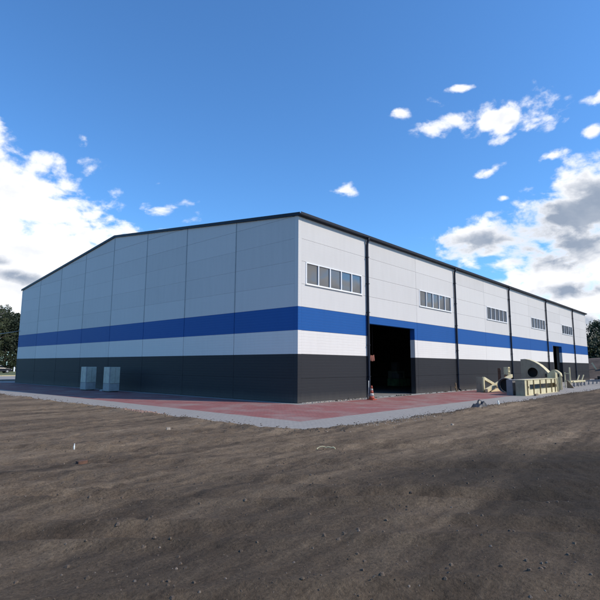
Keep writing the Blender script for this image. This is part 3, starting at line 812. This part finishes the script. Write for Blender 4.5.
# ------------------------------------------------------------------ backgrounds: mound, trees, cars, cable
def mound():
    m = MB(); V = []; nx, ny = 60, 90
    for j in range(ny+1):
        for i in range(nx+1):
            x = 71+i*.9; y = -40+j*1.15
            prof = sst(71.5, 84, x+1.5*noise.noise(Vector((y*.15, 0, 0))))*3.2
            taper = sst(-40, -26, y)*sst(63, 45, y)*sst(125, 108, x)
            z = prof*taper*(1+.25*noise.noise(Vector((x*.2, y*.2, 2)))) + .35*noise.noise(Vector((x*.6, y*.6, 1)))*taper - .12
            V.append((x, y, z))
    m.v = V
    for j in range(ny):
        for i in range(nx):
            a = j*(nx+1)+i; m.f.append((a, a+1, a+nx+2, a+nx+1)); m.sm.append(True)
    return m.build('earth_mound', M_mound, kind='structure')
mound()
def ybeams():
    t = thing('yellow_trusses', 'yellow steel beams leaning in zigzag on the brown earth mound beyond the building', 'steel beams', (77, 1, .8))
    pts = [(0, 2.6), (.9, .8), (1.7, 2.3), (2.5, .9), (3.2, 2.5), (4.0, 1.0), (4.8, 2.2)]
    for (a, b) in zip(pts[:-1], pts[1:]):
        m = MB(); m.bar((77, 2.6-a[0], a[1]), (77+.2, 2.6-b[0], b[1]), .2, .22); m.build('beam', M_yel, t)
    m = MB(); m.bar((77.1, 2.8, .85), (77.1, -2.6, .9), .22); m.build('base_beam', M_yel, t)
ybeams()

def make_tree(kind, h, seed):
    rnd = random.Random(seed)
    nm = {'p': 'pine_tree', 'd': 'broadleaf_tree'}[kind]
    t = thing(nm, 'tree', 'tree', (0, 0, 0))
    m = MB(); lean = rnd.uniform(-.4, .4)
    tr = [(lean*(z/h)**2+.08*math.sin(z), .1*math.cos(z*.7), z) for z in [h*i/8 for i in range(8)]]
    m.tube(tr, [h*.018*(1-.85*i/8) for i in range(8)], 8)
    crown = MB(); centres = []
    base = h*(.22 if kind == 'd' else .3)
    nb = 34 if kind == 'd' else 42
    for i in range(nb):
        z = base+(h*.97-base)*(i/nb)**.85; f = (z-base)/(h-base)
        if kind == 'd': rad = h*.30*math.sin(PI*min(1, .18+f*.82))**.7*(.55+.6*rnd.random())
        else: rad = h*.22*(1-f)**.75*(.6+.6*rnd.random())+.3
        a = i*2.4+rnd.uniform(-.4, .4)
        e = Vector((rad*math.cos(a), rad*math.sin(a), z+ (rad*.35 if kind == 'd' else -rad*.1)))
        s = Vector((lean*(z/h)**2, 0, z*.92))
        m.tube([s, (s+e)/2+Vector((0, 0, rad*.08)), e], [h*.006, h*.004, h*.0015], 5)
        for q in (.55, .8, 1.): centres.append((s+(e-s)*q + Vector((rnd.gauss(0, .3), rnd.gauss(0, .3), rnd.gauss(0, .3))), h*(.045+.04*rnd.random())))
    m.build('trunk', M_bark, t)
    for c, r in centres:
        n = 42
        for k in range(n):
            v = Vector((rnd.gauss(0, 1), rnd.gauss(0, 1), rnd.gauss(0, .75))); v = v.normalized()*r*rnd.random()**.4*1.15
            p = c+v; s = .16+.2*rnd.random()
            ax = Vector((rnd.gauss(0, 1), rnd.gauss(0, 1), rnd.gauss(0, 1))).normalized(); bx = ax.orthogonal().normalized()
            crown.poly([p-ax*s, p+bx*s*.55, p+ax*s, p-bx*s*.55])
    crown.build('crown', {'p': M_leafp, 'd': M_leafd}[kind] if seed % 2 else (M_leafo if kind == 'd' else M_leafp), t)
    return t
def make_bush(seed):
    rnd = random.Random(seed); t = thing('bush', 'bush', 'bush', (0, 0, 0)); m = MB()
    for k in range(6): m.tube([(0, 0, -.1), (rnd.gauss(0, .6), rnd.gauss(0, .6), 1.2), (rnd.gauss(0, 1.3), rnd.gauss(0, 1.3), 2.6)], [.06, .04, .015], 5)
    m.build('stems', M_bark, t); c = MB()
    for i in range(34):
        p0 = Vector((rnd.gauss(0, 1.5), rnd.gauss(0, 1.5), .4+3.2*rnd.random()**1.2)); q = .5+.5*rnd.random()
        for k in range(50):
            v = Vector((rnd.gauss(0, 1), rnd.gauss(0, 1), rnd.gauss(0, .9))).normalized()*q*rnd.random()**.4*1.3; p = p0+v; s_ = .12+.16*rnd.random()
            ax = Vector((rnd.gauss(0, 1), rnd.gauss(0, 1), rnd.gauss(0, 1))).normalized(); bx = ax.orthogonal().normalized()
            c.poly([p-ax*s_, p+bx*s_*.55, p+ax*s_, p-bx*s_*.55])
    c.build('foliage', M_leafd, t); return t
bp0 = make_bush(5); nb_ = [0]
def put_bush(x, y, z, s_, lab, grp):
    o = bp0 if nb_[0] == 0 else copy_tree(bp0); nb_[0] += 1
    o.location = (x, y, z); o.scale = (s_, s_, s_*random.uniform(.85, 1.15)); o.rotation_euler = (0, 0, nb_[0]*1.9); o['label'] = lab; o['group'] = grp
for i in range(16): put_bush(10+i*3.3, 124+3*math.sin(i*2.1), .1, 1.1+.25*math.sin(i*1.3), 'dark bush at the foot of the wood beyond the road at the far left', 'bushes at the foot of the wood')
for i in range(12): put_bush(99+1.5*math.sin(i*1.7), -14+i*3.4, 2.2, 1.25+.3*math.sin(i*1.1), 'dark bush behind the brown mound at the far right', 'bushes behind the earth mound')
protos = [make_tree('d', 16, 11), make_tree('p', 17, 23), make_tree('d', 14, 32), make_tree('p', 13, 45)]
used = [False]*4
def put_tree(k, x, y, z, s, rz, label, group):
    o = protos[k] if not used[k] else copy_tree(protos[k]); used[k] = True
    o.location = (x, y, z); o.scale = (s, s, s*random.uniform(.95, 1.05)); o.rotation_euler = (0, 0, rz)
    o['label'] = label; o['group'] = group
# left wood behind the road; px 0..18 looks along azimuth 16-18 deg
LT = [(0, 22.5, 128, 1.08), (1, 27.5, 133, 1.0), (1, 31.5, 137, .98), (2, 34.8, 131, 1.12), (0, 39, 140, 1.0), (1, 18, 136, 1.05), (2, 13, 130, 1.15), (0, 7, 138, 1.05), (1, 2, 131, 1.0), (0, -6, 136, 1.1), (1, 45, 136, 1.02), (0, 52, 141, 1.1), (2, 60, 135, 1.2),
      (2, 25, 146, 1.15), (0, 33, 150, .95), (1, 38, 148, 1.0), (3, 29.5, 124, .62), (3, 21, 121, .58)]
for i, (k, x, y, s) in enumerate(LT):
    lab = {0: 'dark broadleaf tree in the wood beyond the road at the far left', 1: 'dark pine in the wood beyond the road at the far left', 2: 'olive green broadleaf tree in the wood beyond the road at the far left', 3: 'small pine at the edge of the wood at the far left'}[k]
    put_tree(k, x, y, .1, s, i*1.3, lab, 'trees beyond the road at the far left')
RT = [(0, 104, 6, .80), (1, 106, 11, .72), (2, 108, 1, .9), (0, 112, 14, .78), (1, 104, -4, .76), (2, 110, 20, .95), (0, 112, -9, .85), (1, 116, 7, .8), (2, 104, -14, .9), (0, 116, 26, .9), (3, 101, 9, .85), (3, 100.5, 3, .8), (3, 101, -2, .8), (3, 100.6, -7, .75)]
for i, (k, x, y, s) in enumerate(RT):
    lab = {0: 'dark broadleaf tree standing beyond the brown mound at the far right', 1: 'dark pine standing beyond the brown mound at the far right', 2: 'olive green tree standing beyond the brown mound at the far right', 3: 'small dark pine just behind the brown mound at the far right'}[k]
    put_tree(k, x, y, 1.0, s*.84, i*1.7+.5, lab, 'trees beyond the earth mound at the far right')

def car(x, y, rz, paint, label, van=False):
    t = thing('parked_van' if van else 'parked_car', label, 'van' if van else 'car', (0, 0, 0))
    L, W = (5., 1.9) if van else (4.3, 1.75)
    if van: prof = [(-2.5, .35), (-2.5, 2.2), (-2.4, 2.35), (1.2, 2.35), (1.8, 1.4), (2.4, 1.15), (2.5, .8), (2.5, .35)]
    else: prof = [(-2.1, .3), (-2.15, .85), (-1.95, 1.0), (-1.3, 1.05), (1.0, .98), (1.9, .85), (2.15, .65), (2.15, .3)]
    m = MB(); m.prism(prof, lambda u, v, s: (u, (-W/2 if s == 0 else W/2), v)); m.build('body', paint, t, bevel=.06)
    if van:
        m = MB(); m.prism([(1.22, 2.2), (1.75, 1.45), (.6, 1.45), (.6, 2.2)], lambda u, v, s: (u, (-W/2-.01 if s == 0 else W/2+.01), v)); m.build('side_window', M_cglass, t)
    else:
        m = MB(); m.prism([(-1.7, 1.0), (-1.2, 1.42), (.2, 1.45), (.95, 1.0)], lambda u, v, s: (u, (-W/2+.12 if s == 0 else W/2-.12), v)); cab = m.build('cabin', M_cglass, t, bevel=.05)
        m = MB(); m.box(-1.15, .2, -W/2+.16, W/2-.16, 1.44, 1.48); m.build('roof', paint, t)
    for sx in (-1.35, 1.35):
        for sy in (-1, 1):
            m = MB(); m.tube([(sx, sy*(W/2-.2), .32), (sx, sy*(W/2+.02), .32)], .32, 18); w = m.build('wheel', M_rubber, t)
            m = MB(); m.tube([(sx, sy*(W/2+.021), .32), (sx, sy*(W/2+.03), .32)], .19, 14); m.build('rim', M_steel, w)
    for sy in (-1, 1):
        m = MB(); m.box(L/2-.02 if van else 2.1, L/2+.03 if van else 2.17, sy*W*.36-.15, sy*W*.36+.15, .62, .78); m.build('headlight', M_pvc, t)
    t.location = (x, y, .15); t.rotation_euler = (0, 0, rz)
car(14.2, 92., 0.05, M_card, 'black car parked on the grass beyond the road at the far left')
car(21.0, 115., 1.25, M_cars, 'silver car parked end-on in front of the wood at the far left')
m = MB(); m.box(24.0, 24.3, 114, 114.25, 0, 1.1); m.prism([(24.0, 1.1), (24.3, 1.1), (24.15, 1.3)], lambda u, v, t: (u, 114+.25*t, v))
tag(m.build('marker_post', M_pvc), 'small white marker post in front of the wood close to the building edge', 'post')

# overhead cable from a pole to the gable's far corner
def pole(x, y, h):
    t = thing('utility_pole', 'grey wooden utility pole carrying the slack cable', 'utility pole', (x, y, 0))
    m = MB(); m.tube([(x, y, -.2), (x, y, h)], [.16, .1], 12); m.build('post', M_wood, t)
    m = MB(); m.bar((x-.6, y, h-.3), (x+.6, y, h-.3), .1); m.build('crossarm', M_wood, t)
    for k in (-.5, .5):
        m = MB(); m.tube([(x+k, y, h-.25), (x+k, y, h-.1)], .05, 10); m.build('insulator', M_conc, t)
pole(-24, 40, 7.2)
m = MB(); a = Vector((-23.5, 40, 7.1)); b = Vector((0.02, 38.2, 5.2))
m.tube([a.lerp(b, i/24) - Vector((0, 0, 2.6*4*(i/24)*(1-i/24)))*.75 for i in range(25)], .035, 6)
tag(m.build('overhead_cable', M_conew), 'slack pale cable hanging from the far corner of the building towards the left', 'cable')

# ------------------------------------------------------------------ camera (solved from the building's edges)
f_px, pitch, roll, yaw = 484.87, .13741, .00495, .83815
C = Vector((-17.6395, -16.0004, 1.7887))
F = Vector((math.cos(pitch)*math.sin(yaw), math.cos(pitch)*math.cos(yaw), math.sin(pitch)))
R0 = Vector((math.cos(yaw), -math.sin(yaw), 0)); U0 = R0.cross(F)
Rv = R0*math.cos(roll)+U0*math.sin(roll); Uv = -R0*math.sin(roll)+U0*math.cos(roll)
cd = bpy.data.cameras.new('camera'); cam = bpy.data.objects.new('camera', cd); COL.objects.link(cam)
cd.sensor_width = 36; cd.lens = f_px/600*36; cd.clip_end = 8000; cd.clip_start = .05; cd.shift_y = -1/600
cam.matrix_world = Matrix(((Rv.x, Uv.x, -F.x, C.x), (Rv.y, Uv.y, -F.y, C.y), (Rv.z, Uv.z, -F.z, C.z), (0, 0, 0, 1)))
S.camera = cam

# ------------------------------------------------------------------ light
EL, AZ = R(39), math.atan2(.447, -.894)        # azimuth from +Y towards +X
sd = Vector((math.sin(AZ)*math.cos(EL), math.cos(AZ)*math.cos(EL), math.sin(EL)))
sl = bpy.data.lights.new('sun', 'SUN'); sl.energy = 4.3; sl.angle = R(.53); sl.color = (1., .90, .77)
so = bpy.data.objects.new('sun', sl); COL.objects.link(so); so.rotation_euler = sd.to_track_quat('Z', 'Y').to_euler(); so.location = (30, -60, 50)

# ------------------------------------------------------------------ sky with clouds
W = bpy.data.worlds.new('World'); S.world = W; W.use_nodes = True; t = W.node_tree; t.nodes.clear(); b = NB(t)
out = b.n('ShaderNodeOutputWorld')
sky = b.n('ShaderNodeTexSky', sky_type='NISHITA', sun_disc=False, sun_elevation=EL, sun_rotation=AZ, altitude=0., air_density=1.0, dust_density=.35, ozone_density=2.6)
SKY = .15
tc = b.n('ShaderNodeTexCoord'); D = tc.outputs['Generated']
def direction(u, v):
    return (F*f_px + Rv*(u-300) - Uv*(v-299)).normalized()
# noise space: direction with the vertical stretched so that clouds lie flatter
ns = b.n('ShaderNodeMapping', {'Vector': D, 'Scale': (1, 1, 1.7)}).outputs[0]
warp = b.n('ShaderNodeTexNoise', {'Vector': ns, 'Scale': 4., 'Detail': 4.})
wv = b.n('ShaderNodeVectorMath', {0: warp.outputs['Color'], 1: (.5, .5, .5)}, operation='SUBTRACT').outputs[0]
wv = b.n('ShaderNodeVectorMath', {0: wv, 1: (.09, .09, .09)}, operation='MULTIPLY').outputs[0]
nv = b.n('ShaderNodeVectorMath', {0: ns, 1: wv}, operation='ADD').outputs[0]
nA = b.n('ShaderNodeTexNoise', {'Vector': nv, 'Scale': 9., 'Detail': 6., 'Roughness': .62}).outputs['Fac']
nB = b.n('ShaderNodeTexNoise', {'Vector': nv, 'Scale': 30., 'Detail': 5., 'Roughness': .60}).outputs['Fac']
vo = b.n('ShaderNodeTexVoronoi', {'Vector': nv, 'Scale': 17., 'Detail': 1., 'Roughness': .5}, feature='F1').outputs['Distance']
puff = b.m('SUBTRACT', .67, vo)                       # rounded cauliflower heads
nz = b.m('ADD', b.m('MULTIPLY', b.m('SUBTRACT', nA, .5), 1.3), b.m('MULTIPLY', b.m('SUBTRACT', nB, .5), 1.7))
nz = b.m('ADD', nz, b.m('MULTIPLY', puff, 1.1))
def blob(u, v, w, h, rot=0, gain=1.):
    c = direction(u, v); r = Vector((c.y, -c.x, 0)).normalized(); up = r.cross(c)
    cr, sr = math.cos(R(rot)), math.sin(R(rot)); k = f_px/ (c.dot(F))   # px per unit tangent
    r2 = (r*cr+up*sr) * (k/w) * .9; u2 = (-r*sr+up*cr) * (k/h) * .9
    off = b.n('ShaderNodeVectorMath', {0: D, 1: tuple(c)}, operation='SUBTRACT').outputs[0]
    a = b.n('ShaderNodeVectorMath', {0: off, 1: tuple(r2)}, operation='DOT_PRODUCT').outputs['Value']
    e = b.n('ShaderNodeVectorMath', {0: off, 1: tuple(u2)}, operation='DOT_PRODUCT').outputs['Value']
    rr = b.m('SQRT', b.m('ADD', b.m('MULTIPLY', a, a), b.m('MULTIPLY', e, e)))
    fr = b.n('ShaderNodeVectorMath', {0: D, 1: tuple(c)}, operation='DOT_PRODUCT').outputs['Value']
    val = b.m('SUBTRACT', gain, rr)
    return b.m('SUBTRACT', val, b.m('MULTIPLY', b.m('LESS_THAN', fr, .3), 9.))
A = [(62, 252, 88, 22, -6, 1.35), (22, 205, 52, 34, 0, 1.3), (5, 262, 100, 66, 0, 1.5), (-10, 205, 70, 55, 0, 1.25), (20, 170, 46, 12, -14, .8), (45, 218, 62, 16, -18, 1.0), (88, 214, 17, 10, 0, .95), (66, 202, 14, 6, 0, .6), (112, 244, 40, 13, -6, 1.05), (60, 275, 70, 40, 0, 1.2), (20, 155, 26, 7, -10, .7),
     (509, 117, 37, 17, 4, 1.08), (537, 119, 20, 6, 0, .75), (437, 126, 24, 9, 8, .95), (431, 102, 11, 6, -20, .72), (403, 114, 14, 7, 0, .7), (460, 88, 18, 4, 0, .75), (345, 190, 17, 7, 22, .85),
     (552, 156, 19, 8, 4, .85), (592, 134, 14, 9, 0, .75), (598, 98, 15, 9, 0, .85), (490, 171, 19, 6, 16, .72), (503, 199, 9, 5, 0, .62), (478, 239, 40, 18, 2, 1.25), (526, 231, 32, 8, 6, .75), (478, 268, 17, 6, 0, .7),
     (582, 218, 55, 30, 18, 1.25), (612, 192, 45, 30, 0, 1.2), (545, 228, 28, 18, 0, .9), (560, 278, 80, 26, 6, 1.25), (615, 255, 80, 34, 0, 1.3), (610, 300, 90, 46, 0, 1.3), (590, 330, 70, 30, 0, .9),
     (10, 330, 90, 30, 0, 1.0)]
dens = None
for q in A:
    v = blob(*q[:5], q[5]+(.06 if q[2] < 26 else (.32 if q[0] > 540 else (.2 if q[0] < 130 else .05)))); dens = v if dens is None else b.m('SMOOTH_MAX', dens, v, .12)
# clouds in the south-east, outside the photograph, seen mirrored in the window panes
nL = b.n('ShaderNodeTexNoise', {'Vector': ns, 'Scale': 5., 'Detail': 5.}).outputs['Fac']
sd_ = b.n('ShaderNodeVectorMath', {0: D, 1: tuple(Vector((.86, -.46, .17)).normalized())}, operation='DOT_PRODUCT').outputs['Value']
zone = b.ss(sd_, .78, .90)
oth = b.m('SUBTRACT', b.m('ADD', b.m('MULTIPLY', b.m('SUBTRACT', nL, .26), 5.), zone), 1.0)
oth = b.m('SUBTRACT', oth, b.m('MULTIPLY', b.m('SUBTRACT', 1., zone), 4.))
dens = b.m('MAXIMUM', dens, oth)
cov = b.m('ADD', dens, nz)
mask = b.ss(cov, .0, .8)
G_ = [(580, 224, 64, 25, 12, 1.45), (616, 200, 48, 24, 0, 1.3), (478, 245, 42, 15, 0, 1.05), (570, 291, 60, 12, 4, .6), (18, 276, 36, 8, -8, .8), (0, 262, 20, 8, 0, .6), (600, 252, 30, 8, 0, .5), (0, 318, 40, 7, 0, .7), (515, 122, 20, 6, 0, .35), (600, 320, 60, 12, 0, .6)]
gd = None
for q in G_:
    v = blob(*q); gd = v if gd is None else b.m('MAXIMUM', gd, v)
# grey undersides: soft, mottled by the same noise that shapes the edges
bil = b.n('ShaderNodeTexNoise', {'Vector': nv, 'Scale': 14., 'Detail': 6., 'Roughness': .55}).outputs['Fac']
grey = b.ss(b.m('ADD', gd, b.m('MULTIPLY', b.m('SUBTRACT', bil, .5), 2.0)), -.5, .75)
soft = b.ss(b.m('ADD', nA, b.m('MULTIPLY', bil, .6)), .62, 1.0)
grey = b.m('MAXIMUM', b.m('MULTIPLY', grey, b.m('ADD', .66, b.m('MULTIPLY', bil, .6))), b.m('MULTIPLY', soft, .30))
grey = b.m('MULTIPLY', grey, b.ss(cov, .15, 1.3))
grey = b.m('MAXIMUM', grey, b.m('MULTIPLY', zone, b.ss(nL, .32, .58)))
# the photograph's blue is a polarised, saturated one
skyc = b.n('ShaderNodeMix', {0: 1., 6: sky.outputs[0], 7: (.64, 1.09, 1.48, 1)}, data_type='RGBA', blend_type='MULTIPLY').outputs[2]
cc = b.mix(grey, tuple(c/SKY for c in (1.18, 1.18, 1.2)), tuple(c/SKY for c in (.33, .40, .52)))
final = b.mix(mask, skyc, cc)
bg = b.n('ShaderNodeBackground', {'Color': final, 'Strength': SKY})
t.links.new(bg.outputs[0], out.inputs[0])
W.cycles.sampling_method = 'MANUAL'; W.cycles.sample_map_resolution = 512

# ------------------------------------------------------------------ render settings
S.render.engine = 'CYCLES'
S.view_settings.view_transform = 'Standard'; S.view_settings.look = 'None'; S.view_settings.gamma = 1
S.view_settings.use_curve_mapping = False; S.view_settings.exposure = 0
S.render.resolution_x = 1024; S.render.resolution_y = 1024
